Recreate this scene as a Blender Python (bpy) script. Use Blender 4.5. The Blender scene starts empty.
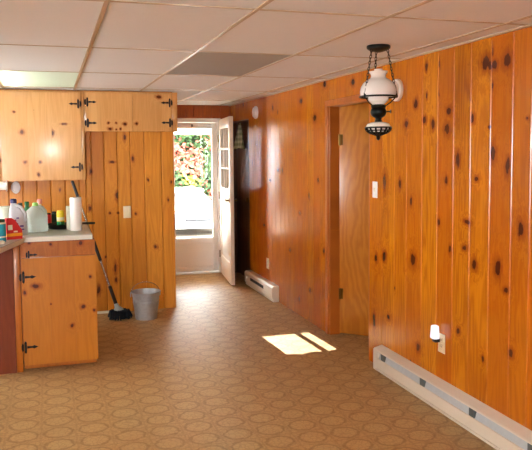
import bpy, bmesh, math, random
from mathutils import Vector, Matrix
random.seed(7)
C = bpy.context.scene.collection
PI = math.pi
XW, CE, YK, YE = 2.2075, 2.139, 6.67, 8.45      # right wall, ceiling, kitchen wall, entry wall

# ------------------------------------------------------------------ knots seen on the boards (along the wall, height, half width, half height)
K_RIGHT = [(3.11, 2.008, 0.046, 0.05), (3.03, 1.985, 0.026, 0.03), (2.934, 1.997, 0.039, 0.045), (3.723, 1.733, 0.023, 0.03), (3.624, 1.705, 0.022, 0.036), (3.452, 1.772, 0.03, 0.028), (3.474, 1.67, 0.031, 0.041), (3.217, 1.72, 0.019, 0.032), (3.831, 1.839, 0.025, 0.032), (3.951, 1.718, 0.032, 0.026), (3.036, 1.53, 0.025, 0.053), (2.92, 1.464, 0.024, 0.051), (3.355, 1.49, 0.024, 0.051), (3.476, 1.372, 0.016, 0.029), (3.173, 1.389, 0.019, 0.017), (4.246, 1.33, 0.029, 0.069), (4.026, 1.325, 0.02, 0.039), (3.073, 1.666, 0.013, 0.01), (2.771, 1.698, 0.011, 0.009), (3.85, 0.843, 0.038, 0.052), (2.979, 0.932, 0.029, 0.058), (2.911, 0.829, 0.024, 0.021), (3.276, 0.997, 0.023, 0.017), (3.427, 0.971, 0.016, 0.029), (3.189, 0.92, 0.027, 0.033), (3.26, 1.146, 0.033, 0.017), (2.863, 0.513, 0.024, 0.026), (3.335, 0.508, 0.02, 0.024), (3.1, 0.412, 0.013, 0.022), (3.779, 0.292, 0.024, 0.033), (4.249, 0.811, 0.029, 0.042), (4.372, 0.779, 0.024, 0.036), (4.178, 0.394, 0.022, 0.021), (2.806, 1.154, 0.029, 0.044), (3.553, 1.117, 0.014, 0.024), (4.401, 0.32, 0.024, 0.066), (5.887, 2.008, 0.039, 0.027), (5.346, 0.696, 0.027, 0.026), (5.928, 0.974, 0.026, 0.019), (5.549, 1.837, 0.046, 0.035), (5.319, 2.108, 0.043, 0.034), (4.763, 2.069, 0.036, 0.03), (7.058, 0.748, 0.037, 0.022), (6.563, 1.361, 0.025, 0.021), (5.477, 1.299, 0.023, 0.026), (6.214, 0.587, 0.029, 0.02), (5.68, 0.294, 0.025, 0.023), (6.831, 1.249, 0.028, 0.021)]
K_KIT = [(0.573, 0.435, 0.016, 0.059), (0.574, 0.317, 0.014, 0.03), (0.963, 0.623, 0.02, 0.02), (0.564, 1.462, 0.024, 0.012), (0.764, 1.493, 0.015, 0.029), (0.533, 0.972, 0.012, 0.013), (0.609, 0.969, 0.012, 0.012), (0.781, 0.957, 0.012, 0.015), (0.363, 1.379, 0.014, 0.028), (0.344, 1.022, 0.016, 0.029), (0.692, 1.696, 0.015, 0.034), (0.485, 0.547, 0.009, 0.014), (0.411, 0.23, 0.018, 0.049), (1.096, 1.081, 0.01, 0.02), (0.904, 1.282, 0.01, 0.019), (-0.366, 1.078, 0.008, 0.018), (-0.193, 1.045, 0.013, 0.019), (0.079, 1.205, 0.009, 0.018)]
K_UP = [(1.007, 2.082, 0.029, 0.017), (0.792, 1.826, 0.014, 0.014), (0.53, 1.831, 0.012, 0.012), (0.602, 1.831, 0.01, 0.01), (0.684, 1.822, 0.018, 0.016), (0.547, 1.775, 0.021, 0.015), (0.64, 1.775, 0.012, 0.012), (0.603, 1.77, 0.009, 0.009), (-0.3, 1.927, 0.013, 0.011), (-0.221, 1.473, 0.016, 0.014), (-0.09, 1.471, 0.015, 0.014), (-0.103, 1.355, 0.013, 0.019), (-0.433, 1.494, 0.012, 0.027), (0.132, 1.82, 0.026, 0.009), (-0.238, 1.746, 0.022, 0.022)]
K_BASE = [(-0.121, 0.614, 0.028, 0.019), (-0.198, 0.575, 0.013, 0.018), (-0.026, 0.479, 0.008, 0.007), (0.249, 0.66, 0.012, 0.012), (0.194, 0.444, 0.017, 0.017), (0.273, 0.412, 0.012, 0.014), (0.114, 0.311, 0.015, 0.016), (-0.154, 0.921, 0.014, 0.011), (-0.016, 0.907, 0.011, 0.012), (0.193, 0.904, 0.015, 0.019)]

# ------------------------------------------------------------------ colour and materials
def lin(r, g, b):
    f = lambda c: (c/255/12.92) if c/255 <= .04045 else ((c/255+.055)/1.055)**2.4
    return (f(r), f(g), f(b), 1)

class N:
    """tiny node helper"""
    def __init__(s, name):
        s.m = bpy.data.materials.new(name); s.m.use_nodes = True
        s.t = s.m.node_tree; s.t.nodes.clear()
        s.out = s.t.nodes.new('ShaderNodeOutputMaterial')
    def n(s, kind, **kw):
        nd = s.t.nodes.new('ShaderNode'+kind)
        for k, v in kw.items(): setattr(nd, k, v)
        return nd
    def set(s, sock, v):
        if hasattr(v, 'is_output') or isinstance(v, bpy.types.NodeSocket): s.t.links.new(v, sock)
        else: sock.default_value = v
    def math(s, op, a, b=None, c=None):
        nd = s.n('Math', operation=op)
        s.set(nd.inputs[0], a)
        if b is not None: s.set(nd.inputs[1], b)
        if c is not None: s.set(nd.inputs[2], c)
        return nd.outputs[0]
    def vmath(s, op, a, b=None, c=None):
        nd = s.n('VectorMath', operation=op)
        s.set(nd.inputs[0], a)
        if b is not None: s.set(nd.inputs[1], b)
        if c is not None: s.set(nd.inputs[2], c)
        return nd.outputs['Value'] if op in ('LENGTH', 'DISTANCE', 'DOT_PRODUCT') else nd.outputs[0]
    def comb(s, x, y, z):
        nd = s.n('CombineXYZ')
        for i, v in enumerate((x, y, z)): s.set(nd.inputs[i], v)
        return nd.outputs[0]
    def sep(s, v):
        nd = s.n('SeparateXYZ'); s.set(nd.inputs[0], v); return nd.outputs
    def mix(s, f, a, b):
        nd = s.n('Mix', data_type='RGBA')
        s.set(nd.inputs[0], f); s.set(nd.inputs[6], a); s.set(nd.inputs[7], b)
        return nd.outputs[2]
    def rng(s, v, a, b, c=0, d=1, smooth=True):
        nd = s.n('MapRange'); nd.interpolation_type = 'SMOOTHSTEP' if smooth else 'LINEAR'
        s.set(nd.inputs[0], v)
        for i, q in enumerate((a, b, c, d)): s.set(nd.inputs[i+1], q)
        return nd.outputs[0]
    def noise(s, v, scale, detail=2, rough=.5, dist=0):
        nd = s.n('TexNoise'); s.set(nd.inputs['Vector'], v)
        nd.inputs['Scale'].default_value = scale; nd.inputs['Detail'].default_value = detail
        nd.inputs['Roughness'].default_value = rough; nd.inputs['Distortion'].default_value = dist
        return nd.outputs[0]
    def bsdf(s, col, rough=.5, metal=0, coat=0, spec=.5, normal=None, **kw):
        b = s.n('BsdfPrincipled')
        s.set(b.inputs['Base Color'], col); s.set(b.inputs['Roughness'], rough)
        b.inputs['Metallic'].default_value = metal; b.inputs['Coat Weight'].default_value = coat
        b.inputs['Coat Roughness'].default_value = .12
        b.inputs['Specular IOR Level'].default_value = spec
        for k, v in kw.items(): s.set(b.inputs[k], v)
        if normal is not None: s.set(b.inputs['Normal'], normal)
        s.t.links.new(b.outputs[0], s.out.inputs[0])
        return b
    def bump(s, h, strength=.3, dist=.01):
        nd = s.n('Bump'); nd.inputs['Strength'].default_value = strength; nd.inputs['Distance'].default_value = dist
        s.set(nd.inputs['Height'], h); return nd.outputs[0]

def plain(name, rgb, rough=.5, metal=0, coat=0, spec=.5, var=.06, scale=30, **kw):
    m = N(name); geo = m.n('NewGeometry')
    f = m.noise(geo.outputs['Position'], scale, 3)
    c = lin(*rgb); a = tuple(x*(1-var) for x in c[:3])+(1,); b = tuple(min(1, x*(1+var)) for x in c[:3])+(1,)
    m.bsdf(m.mix(f, a, b), rough, metal, coat, spec, **kw)
    return m.m

def wood(name, axis, cols, knots=(), small=.5, rough=.32, coat=.35, ring=.75, tint=.6, kcol=(74, 28, 8), halo=(138, 58, 10), spec=.32, red=None):
    """knotty pine; cols = (dark grain, light grain, second board tone)"""
    m = N(name); geo = m.n('NewGeometry'); x, y, z = m.sep(geo.outputs['Position'])
    al = y if axis == 'x' else x
    at = m.n('Attribute'); at.attribute_name = 'board'; r = at.outputs['Fac']
    wob = m.math('MULTIPLY', m.math('SUBTRACT', m.noise(m.comb(al, z, r), 9, 2), .5), .03)
    alw = m.math('ADD', al, wob)
    off = m.math('MULTIPLY', r, 37.0)
    pk = m.comb(alw, z, 0)
    # listed knots
    d = None
    for (a, h, ra, rz) in knots:
        q = m.vmath('LENGTH', m.vmath('MULTIPLY_ADD', pk, (1.3/ra, 1.3/rz, 0), (-1.3*a/ra, -1.3*h/rz, 0)))
        d = q if d is None else m.math('MINIMUM', d, q)
    # random small knots
    v = m.n('TexVoronoi', voronoi_dimensions='2D', feature='F1'); v.inputs['Scale'].default_value = 1
    m.set(v.inputs['Vector'], m.comb(m.math('ADD', m.math('MULTIPLY', alw, 5.5), off), m.math('MULTIPLY', z, 2.6), 0))
    rs = m.sep(v.outputs['Color'])[0]
    dv = m.math('DIVIDE', v.outputs['Distance'], m.math('MULTIPLY', m.math('MAXIMUM', m.math('SUBTRACT', rs, 1-small), .001), .085/small))
    d = dv if d is None else m.math('MINIMUM', d, dv)
    # knots: ragged outline with streaks running up and down
    rag = m.noise(m.comb(m.math('MULTIPLY', al, 55), m.math('MULTIPLY', z, 22), r), 1, 3, .6)
    d = m.math('MULTIPLY', d, m.math('MULTIPLY_ADD', rag, 1.3, .35))
    # grain runs up the board and bends round the knots
    bend = m.math('MULTIPLY', m.rng(d, 5.0, .6), .6)
    g1 = m.noise(m.comb(m.math('MULTIPLY', al, 9), m.math('ADD', off, bend), m.math('MULTIPLY', z, .7)), 1, 3, .55, .4)
    g1 = m.math('ADD', g1, m.math('MULTIPLY', bend, .3))
    rg = m.math('MULTIPLY_ADD', m.math('SINE', m.math('MULTIPLY', g1, 55)), .5, .5)
    fine = m.noise(m.comb(m.math('MULTIPLY', al, 160), off, m.math('MULTIPLY', z, 3)), 1, 2)
    big = m.noise(m.comb(m.math('MULTIPLY', al, 4), off, m.math('MULTIPLY', z, 1.2)), 1, 2)
    f = m.math('ADD', m.math('MULTIPLY', rg, ring*.6), m.math('ADD', m.math('MULTIPLY', fine, ring*.5), m.math('MULTIPLY', m.math('SUBTRACT', big, .5), .9)))
    base = m.mix(f, lin(*cols[1]), lin(*cols[0]))
    wn = m.n('TexWhiteNoise', noise_dimensions='1D'); m.set(wn.inputs['W'], m.math('MULTIPLY', r, 91.7))
    base = m.mix(m.math('MULTIPLY', wn.outputs['Value'], tint), base, lin(*cols[2]))
    base = m.mix(m.math('MULTIPLY', m.rng(d, 2.5, .8), .8), base, lin(*halo))
    base = m.mix(m.math('MULTIPLY', m.rng(d, 1.02, .8), .92), base, lin(*kcol))
    bm = m.bump(fine, .04, .002)
    m.bsdf(base, rough, 0, coat, spec, bm)
    return m.m

def plywood(name, a, b):
    m = N(name); geo = m.n('NewGeometry'); x, y, z = m.sep(geo.outputs['Position'])
    p = m.comb(m.math('MULTIPLY', x, 5), m.math('MULTIPLY', y, 5), m.math('MULTIPLY', z, 1.6))
    w = m.n('TexWave', wave_type='RINGS', rings_direction='SPHERICAL'); m.set(w.inputs['Vector'], m.vmath('ADD', p, (-13.2, -25, -1.4)))
    w.inputs['Scale'].default_value = 1.3; w.inputs['Distortion'].default_value = 12; w.inputs['Detail'].default_value = 3; w.inputs['Detail Scale'].default_value = 1.2
    fine = m.noise(m.comb(m.math('MULTIPLY', x, 80), m.math('MULTIPLY', y, 80), m.math('MULTIPLY', z, 4)), 1, 2)
    f = m.math('ADD', m.math('MULTIPLY', w.outputs['Fac'], .6), m.math('MULTIPLY', fine, .4))
    m.bsdf(m.mix(f, lin(*a), lin(*b)), .3, 0, .3, .4)
    return m.m

def vinyl(name):
    m = N(name); geo = m.n('NewGeometry'); x, y, z = m.sep(geo.outputs['Position'])
    P = m.comb(x, y, 0)
    wob = m.n('TexNoise'); m.set(wob.inputs['Vector'], P); wob.inputs['Scale'].default_value = 28
    px = m.math('ADD', m.math('DIVIDE', m.math('SUBTRACT', x, .939), .188), m.math('MULTIPLY', m.math('SUBTRACT', wob.outputs[0], .5), .2))
    py = m.math('ADD', m.math('DIVIDE', m.math('SUBTRACT', y, 3.856), .17), m.math('MULTIPLY', m.math('SUBTRACT', wob.outputs[0], .5), -.2))
    fx = m.math('SUBTRACT', m.math('FRACT', m.math('ADD', px, .5)), .5)
    fy = m.math('SUBTRACT', m.math('FRACT', m.math('ADD', py, .5)), .5)
    d = m.vmath('LENGTH', m.comb(fx, fy, 0))
    ringm = m.math('MULTIPLY', m.rng(d, .33, .39), m.rng(d, .475, .41))
    inside = m.rng(d, .39, .34)
    # thin figure inside the four-sided gaps between circles
    hx = m.math('SUBTRACT', .5, m.math('ABSOLUTE', fx)); hy = m.math('SUBTRACT', .5, m.math('ABSOLUTE', fy))
    cross = m.math('MULTIPLY', m.rng(m.math('MINIMUM', hx, hy), .05, .015), m.rng(d, .42, .47))
    vo = m.n('TexVoronoi', feature='DISTANCE_TO_EDGE'); m.set(vo.inputs['Vector'], P); vo.inputs['Scale'].default_value = 34
    crack = m.rng(vo.outputs['Distance'], .11, .01)
    mott = m.noise(P, 60, 4, .65); wear = m.noise(P, 1.6, 3)
    c = m.mix(mott, lin(162, 128, 80), lin(206, 170, 116))
    c = m.mix(m.math('MULTIPLY', inside, .12), c, lin(208, 176, 128))
    c = m.mix(m.math('MULTIPLY', crack, .42), c, lin(142, 104, 58))
    c = m.mix(m.math('MULTIPLY', cross, .35), c, lin(140, 102, 56))
    c = m.mix(m.math('MULTIPLY', ringm, m.math('MULTIPLY_ADD', mott, .75, .15)), c, lin(122, 86, 42))
    c = m.mix(m.math('MULTIPLY', m.rng(wear, .45, .75), .25), c, lin(156, 116, 70))
    h = m.math('SUBTRACT', mott, m.math('MULTIPLY', ringm, .8))
    m.bsdf(c, m.math('MULTIPLY_ADD', mott, .2, .36), 0, 0, .4, m.bump(h, .12, .002))
    return m.m

def tile_mat(name, rgb):
    m = N(name); geo = m.n('NewGeometry'); p = geo.outputs['Position']
    a = m.noise(p, 160, 3, .7); b = m.noise(p, 1.2, 2)
    c = lin(*rgb); dk = tuple(q*.86 for q in c[:3])+(1,)
    col = m.mix(m.math('MULTIPLY', m.rng(a, .55, .7), .5), c, dk)
    col = m.mix(m.math('MULTIPLY', b, .25), col, tuple(q*.9 for q in c[:3])+(1,))
    m.bsdf(col, .9, 0, 0, .2, m.bump(a, .15, .003))
    return m.m

def glassy(name, tint=(1, 1, 1), rough=.02, amount=.9, body=None, bodyf=0.0):
    """thin clear sheet: see-through plus a mirror part that grows at grazing angles"""
    m = N(name)
    tr = m.n('BsdfTransparent'); tr.inputs[0].default_value = (*tint, 1)
    gl = m.n('BsdfGlossy'); gl.inputs['Roughness'].default_value = rough
    fr = m.n('Fresnel'); fr.inputs[0].default_value = 1.45
    mx = m.n('MixShader'); m.set(mx.inputs[0], m.math('MULTIPLY', fr.outputs[0], amount))
    m.t.links.new(tr.outputs[0], mx.inputs[1]); m.t.links.new(gl.outputs[0], mx.inputs[2])
    o = mx.outputs[0]
    if body:
        df = m.n('BsdfDiffuse'); df.inputs[0].default_value = lin(*body)
        tl = m.n('BsdfTranslucent'); tl.inputs[0].default_value = lin(*body)
        m1 = m.n('MixShader'); m1.inputs[0].default_value = .5
        m.t.links.new(df.outputs[0], m1.inputs[1]); m.t.links.new(tl.outputs[0], m1.inputs[2])
        m2 = m.n('MixShader'); m2.inputs[0].default_value = bodyf
        m.t.links.new(o, m2.inputs[1]); m.t.links.new(m1.outputs[0], m2.inputs[2]); o = m2.outputs[0]
    m.t.links.new(o, m.out.inputs[0])
    return m.m

def translucent(name, rgb, f=.5, rough=.5):
    m = N(name)
    b = m.n('BsdfPrincipled'); b.inputs['Base Color'].default_value = lin(*rgb); b.inputs['Roughness'].default_value = rough
    t = m.n('BsdfTranslucent'); t.inputs[0].default_value = lin(*rgb)
    mx = m.n('MixShader'); mx.inputs[0].default_value = f
    m.t.links.new(b.outputs[0], mx.inputs[1]); m.t.links.new(t.outputs[0], mx.inputs[2]); m.t.links.new(mx.outputs[0], m.out.inputs[0])
    return m.m

def emit(name, rgb, s):
    m = N(name); e = m.n('Emission'); e.inputs[0].default_value = lin(*rgb); e.inputs[1].default_value = s
    m.t.links.new(e.outputs[0], m.out.inputs[0]); return m.m

ORANGE = ((150, 74, 6), (216, 134, 16), (178, 88, 8))
M = {}
M['pine_right'] = wood('varnished_pine_right', 'x', ORANGE, K_RIGHT, small=.14, rough=.26, coat=.22, tint=.7)
M['pine_kit'] = wood('varnished_pine_kitchen', 'y', ((168, 98, 24), (214, 142, 48), (184, 108, 32)), K_KIT, small=.08, rough=.36, coat=.3, tint=.6, ring=.55)
M['pine_up'] = wood('varnished_pine_cupboard', 'y', ((180, 122, 62), (214, 160, 98), (198, 138, 76)), K_UP, small=.05, rough=.22, coat=.5, tint=.5, ring=.5)
M['pine_base'] = wood('varnished_pine_base', 'y', ((164, 94, 14), (196, 124, 28), (178, 104, 18)), K_BASE, small=.04, rough=.4, coat=.2, tint=.4, ring=.5)
M['pine_shaded'] = wood('overhang_shaded_pine', 'y', ((98, 36, 6), (126, 52, 10), (112, 44, 8)), (), small=.1, rough=.6, coat=0, tint=.5)  # shade under the worktop overhang is put into this colour
M['pine_rail'] = wood('darker_pine_rail', 'y', ((150, 80, 14), (184, 106, 26), (166, 90, 18)), K_BASE, small=.02, rough=.4, coat=.2, tint=.3)
M['pine_other'] = wood('varnished_pine_other', 'y', ORANGE, (), small=.2, rough=.35, coat=.3, tint=.6)
M['pine_entry'] = wood('dark_red_pine', 'y', ((132, 58, 14), (178, 90, 28), (152, 68, 18)), (), small=.3, rough=.4, coat=.25, tint=.6)
M['trim_wood'] = wood('casing_pine', 'x', ((150, 74, 20), (196, 112, 42), (170, 90, 28)), (), small=.02, rough=.3, coat=.4, tint=.3)
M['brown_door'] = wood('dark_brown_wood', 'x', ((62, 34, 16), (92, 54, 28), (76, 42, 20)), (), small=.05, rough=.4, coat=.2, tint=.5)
M['ply'] = plywood('swirled_plywood', (164, 94, 22), (190, 120, 40))
M['floor'] = vinyl('circle_pattern_vinyl')
M['tile'] = tile_mat('ceiling_tile', (242, 243, 242))
M['tile_grey'] = tile_mat('grey_ceiling_tile', (172, 166, 158))
M['tbar'] = plain('painted_tbar', (186, 166, 138), .35, 0, 0, .6, .02)
M['white'] = plain('white_paint', (246, 244, 240), .4, 0, .1, .5, .02)
M['door_white'] = plain('cream_door_paint', (240, 230, 212), .35, 0, .2, .5, .02)
M['heater'] = plain('cream_enamel', (226, 216, 198), .4, 0, .15, .5, .03)
M['heater_dark'] = plain('heater_fins', (96, 104, 106), .45, .6, 0, .5, .15, 60)
M['fin'] = plain('heater_louvre', (190, 198, 200), .4, .1, 0, .5, .1, 40)
M['black'] = plain('black_iron', (22, 21, 20), .4, .6, 0, .5, .2)
M['dark'] = plain('dark_slot', (26, 22, 18), .7)
M['lamp_metal'] = plain('dark_bronze', (36, 40, 38), .35, .8, 0, .5, .15)
M['milk'] = translucent('milk_glass', (252, 248, 242), .15, .12)
M['ivory'] = plain('ivory_plastic', (226, 210, 176), .4)
M['whiteplastic'] = plain('white_plastic', (240, 238, 232), .35, 0, .1, .5, .02)
M['galv'] = plain('galvanised_steel', (176, 180, 182), .4, .45, 0, .5, .22, 40)
M['steel'] = plain('brushed_steel', (176, 176, 174), .25, .9, 0, .5, .05)
M['rubber'] = plain('black_rubber', (20, 20, 22), .5)
M['mop'] = plain('dark_mop_strands', (44, 52, 62), .95, 0, 0, .1, .4, 80)
M['mopclip'] = plain('pale_blue_plastic', (176, 196, 208), .4)
M['laminate'] = plain('grey_white_laminate', (176, 176, 166), .3, 0, .1, .5, .1, 90)
M['lamedge'] = plain('white_laminate_edge', (228, 224, 210), .4, 0, 0, .5, .03)
M['paper'] = plain('paper_towel', (244, 242, 236), .95, 0, 0, .1, .03, 120)
M['card'] = plain('grey_card', (150, 130, 104), .9)
M['jug'] = glassy('clear_jug_plastic', (.93, .96, .95), .12, .8, (222, 232, 226), .55)
M['bleach'] = translucent('white_bottle_plastic', (226, 230, 236), .3, .35)
M['navy'] = plain('navy_plastic', (26, 28, 84), .35)
M['purple'] = plain('purple_print', (98, 70, 160), .5)
M['green'] = plain('green_bottle', (24, 110, 58), .2, 0, .4)
M['dkgreen'] = plain('dark_green_plastic', (14, 62, 36), .35)
M['ltgreen'] = plain('light_green_plastic', (150, 214, 110), .4)
M['pink'] = plain('pink_cap', (214, 140, 128), .45)
M['cyan'] = plain('cyan_label', (36, 152, 172), .4)
M['red'] = plain('red_print', (196, 30, 34), .4)
M['yellow'] = plain('yellow_print', (226, 196, 34), .4)
M['amberband'] = plain('amber_band', (230, 158, 30), .4)
M['paleplastic'] = plain('pale_plastic', (214, 216, 196), .45)
M['pan'] = plain('black_pan', (20, 20, 20), .3, .3)
M['label'] = plain('cream_label', (232, 224, 200), .5)
M['darkjar'] = plain('dark_jar', (44, 20, 14), .25)
M['brass'] = plain('dark_brass', (120, 92, 44), .3, .9)
M['glass'] = glassy('window_glass', (.97, .98, .97), .01, .6)
M['lens'] = translucent('prismatic_lens', (236, 244, 236), .6, .5)
M['tube'] = emit('lit_tube', (255, 250, 240), 45)
M['whitebox'] = plain('fixture_white', (240, 240, 236), .6)
M['night'] = emit('lit_night_light', (250, 244, 250), 1.15)
# outdoors
M['ground'] = plain('asphalt_driveway', (104, 92, 78), .9, 0, 0, .2, .12, 3)
M['slab'] = plain('porch_concrete', (196, 190, 178), .9, 0, 0, .2, .1, 8)
M['carpaint'] = plain('white_car_paint', (240, 240, 240), .25, 0, .6, .5, .01)
M['carglass'] = plain('dark_car_glass', (66, 74, 84), .08, 0, .6, .7, .05)
M['tyre'] = plain('tyre_rubber', (24, 24, 24), .8)
M['lens_car'] = plain('headlight_lens', (214, 220, 226), .1, 0, .6)
M['grille'] = plain('dark_grille', (34, 34, 36), .4)
M['awning'] = translucent('white_awning', (244, 240, 232), .5, .6)
M['awning2'] = translucent('striped_awning', (226, 206, 178), .5, .6)
M['leaf'] = translucent('green_leaves', (58, 84, 40), .35, .6)
M['leaf_y'] = translucent('yellow_leaves', (176, 172, 70), .35, .6)
M['leaf_p'] = translucent('salmon_leaves', (190, 96, 76), .35, .6)
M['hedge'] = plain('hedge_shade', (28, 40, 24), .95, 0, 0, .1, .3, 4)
M['trunk'] = plain('painted_post', (226, 220, 208), .6)

def plaid():
    m = N('grey_green_plaid'); geo = m.n('NewGeometry'); x, y, z = m.sep(geo.outputs['Position'])
    a = m.rng(m.math('FRACT', m.math('MULTIPLY', y, 16)), .45, .55); b = m.rng(m.math('FRACT', m.math('MULTIPLY', z, 16)), .45, .55)
    f = m.math('MULTIPLY', m.math('ADD', a, b), .5)
    m.bsdf(m.mix(f, lin(136, 146, 112), lin(206, 206, 176)), .95, 0, 0, .1)
    return m.m
M['plaid'] = plaid()

# ------------------------------------------------------------------ geometry helpers
def BM():
    b = bmesh.new(); b.faces.layers.float.new('board'); return b
def box(bm, a, b, bev=0, mi=0, board=None):
    x0, y0, z0 = (min(a[i], b[i]) for i in range(3)); x1, y1, z1 = (max(a[i], b[i]) for i in range(3))
    r = bmesh.ops.create_cube(bm, size=1)
    vs = r['verts']
    for v in vs: v.co = Vector(((x0+x1)/2+v.co.x*(x1-x0), (y0+y1)/2+v.co.y*(y1-y0), (z0+z1)/2+v.co.z*(z1-z0)))
    fs = set(f for v in vs for f in v.link_faces)
    if bev > 0:
        es = set(e for v in vs for e in v.link_edges)
        rb = bmesh.ops.bevel(bm, geom=list(es), offset=bev, segments=2, affect='EDGES', profile=.5)
        fs = set(f for f in rb['faces']) | set(f for f in fs if f.is_valid)
    L = bm.faces.layers.float['board']; q = random.random() if board is None else board
    for f in fs: f.material_index = mi; f[L] = q
def obox(bm, o, ux, uy, sx, sy, z0, z1, bev=0, mi=0, board=None):
    """box in a turned frame: from o, sx along ux, sy along uy"""
    old = set(bm.verts)
    box(bm, (0, 0, z0), (sx, sy, z1), bev, mi, board)
    for v in [q for q in bm.verts if q not in old]:
        p = Vector(o[:2])+Vector(ux)*v.co.x+Vector(uy)*v.co.y; v.co = Vector((p.x, p.y, v.co.z))
def prism(bm, pts, axis, a, b, mi=0):
    """polygon pts in the plane across axis, pushed from a to b"""
    def mk(p, t):
        return {'x': (t, p[0], p[1]), 'y': (p[0], t, p[1]), 'z': (p[0], p[1], t)}[axis]
    A = [bm.verts.new(mk(p, a)) for p in pts]; B = [bm.verts.new(mk(p, b)) for p in pts]
    L = bm.faces.layers.float['board']; q = random.random(); n = len(pts)
    fs = [bm.faces.new(A[::-1]), bm.faces.new(B)]+[bm.faces.new((A[i], A[(i+1) % n], B[(i+1) % n], B[i])) for i in range(n)]
    for f in fs: f.material_index = mi; f[L] = q
def lathe(bm, c, prof, n=24, mi=0, ax=(0, 0, 1), cap=True, mis=None):
    """prof = [(radius, height)...] about an axis through c"""
    az = Vector(ax).normalized(); t = Vector((1, 0, 0)) if abs(az.x) < .9 else Vector((0, 1, 0))
    u = az.cross(t).normalized(); w = az.cross(u); c = Vector(c); rings = []
    for r, h in prof:
        if r <= 1e-6: rings.append([bm.verts.new(c+az*h)]); continue
        rings.append([bm.verts.new(c+az*h+(u*math.cos(2*PI*i/n)+w*math.sin(2*PI*i/n))*r) for i in range(n)])
    for k in range(len(rings)-1):
        a, b = rings[k], rings[k+1]; q = mis[k] if mis else mi
        for i in range(n):
            j = (i+1) % n
            if len(a) == 1 and len(b) == 1: continue
            if len(a) == 1: f = bm.faces.new((a[0], b[j], b[i]))
            elif len(b) == 1: f = bm.faces.new((a[i], a[j], b[0]))
            else: f = bm.faces.new((a[i], a[j], b[j], b[i]))
            f.material_index = q
    if cap:
        for rg in (rings[0], rings[-1]):
            if len(rg) > 2: bm.faces.new(rg).material_index = mis[0 if rg is rings[0] else -1] if mis else mi
def tube(bm, pts, r, n=8, closed=False, mi=0):
    pts = [Vector(p) for p in pts]; m = len(pts); rings = []; up = None
    for i, p in enumerate(pts):
        if closed: d = (pts[(i+1) % m]-pts[i-1]).normalized()
        else: d = (pts[min(i+1, m-1)]-pts[max(i-1, 0)]).normalized()
        if up is None: up = d.orthogonal().normalized()
        up = (up-d*up.dot(d)).normalized(); w = d.cross(up)
        rr = r[i] if isinstance(r, (list, tuple)) else r
        rings.append([bm.verts.new(p+(up*math.cos(2*PI*k/n)+w*math.sin(2*PI*k/n))*rr) for k in range(n)])
    for i in range(m if closed else m-1):
        a, b = rings[i], rings[(i+1) % m]
        for k in range(n): bm.faces.new((a[k], a[(k+1) % n], b[(k+1) % n], b[k])).material_index = mi
    if not closed: bm.faces.new(rings[0][::-1]).material_index = mi; bm.faces.new(rings[-1]).material_index = mi
def loft(bm, secs, mi=0, mis=None):
    """sections = lists of points with equal count, capped at both ends"""
    R = [[bm.verts.new(p) for p in s] for s in secs]; n = len(R[0])
    for k in range(len(R)-1):
        for i in range(n): bm.faces.new((R[k][i], R[k][(i+1) % n], R[k+1][(i+1) % n], R[k+1][i])).material_index = mis[k] if mis else mi
    bm.faces.new(R[0][::-1]).material_index = mis[0] if mis else mi; bm.faces.new(R[-1]).material_index = mis[-1] if mis else mi
def rrect(cx, cy, z, hx, hy, p=4, n=20, rot=0):
    o = []
    for i in range(n):
        t = 2*PI*i/n; c, s = math.cos(t), math.sin(t)
        x = math.copysign(abs(c)**(2/p), c)*hx; y = math.copysign(abs(s)**(2/p), s)*hy
        o.append((cx+x*math.cos(rot)-y*math.sin(rot), cy+x*math.sin(rot)+y*math.cos(rot), z))
    return o
def boards(bm, axis, plane, out, edges, z0, z1, thick, ch=.006, mi=0):
    """vertical boards side by side; out = +1/-1, the way the faces look along the other axis; V-grooves where boards meet"""
    L = bm.faces.layers.float['board']
    for a, b in zip(edges[:-1], edges[1:]):
        a, b = min(a, b), max(a, b); c = min(ch, (b-a)/4); back = plane-out*thick; ins = plane-out*c
        prof = [(a, back), (b, back), (b, ins), (b-c*.8, plane), (a+c*.8, plane), (a, ins)]
        q = random.random()
        def P(t, w, z): return (w, t, z) if axis == 'x' else (t, w, z)
        lo = [bm.verts.new(P(t, w, z0)) for t, w in prof]; hi = [bm.verts.new(P(t, w, z1)) for t, w in prof]
        fs = [bm.faces.new(lo), bm.faces.new(hi[::-1])]+[bm.faces.new((lo[i], hi[i], hi[(i+1) % 6], lo[(i+1) % 6])) for i in range(6)]
        for f in fs: f[L] = q; f.material_index = mi

def obj(name, bm, mats, parent=None, base=None, smooth=True):
    bmesh.ops.recalc_face_normals(bm, faces=bm.faces[:])
    org = Vector(parent['o']) if parent is not None else Vector(base if base else (0, 0, 0))
    for v in bm.verts: v.co -= org
    if smooth:
        for f in bm.faces: f.smooth = True
        for e in bm.edges:
            if len(e.link_faces) == 2: e.smooth = e.calc_face_angle(0) < math.radians(38)
            else: e.smooth = False
    me = bpy.data.meshes.new(name); bm.to_mesh(me); bm.free()
    for mm in (mats if isinstance(mats, (list, tuple)) else [mats]): me.materials.append(M[mm])
    o = bpy.data.objects.new(name, me); C.objects.link(o)
    ORG[o.name] = org
    if parent is not None: o.parent = parent['e']
    else: o.location = org
    return o
ORG = {}
class H(dict): pass
def thing(name, label, cat, base=(0, 0, 0), group=None, kind=None):
    e = bpy.data.objects.new(name, None); C.objects.link(e); e.location = base; e.empty_display_size = .1
    tag(e, label, cat, group, kind)
    return H(e=e, o=base)
def under(o, root): return H(e=o, o=root['o']) if not isinstance(o, H) else o
def sub(o):
    return H(e=o, o=tuple(ORG[o.name]))
def tag(o, label, cat, group=None, kind=None):
    o['label'] = label; o['category'] = cat
    if group: o['group'] = group
    if kind: o['kind'] = kind
    return o
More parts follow.
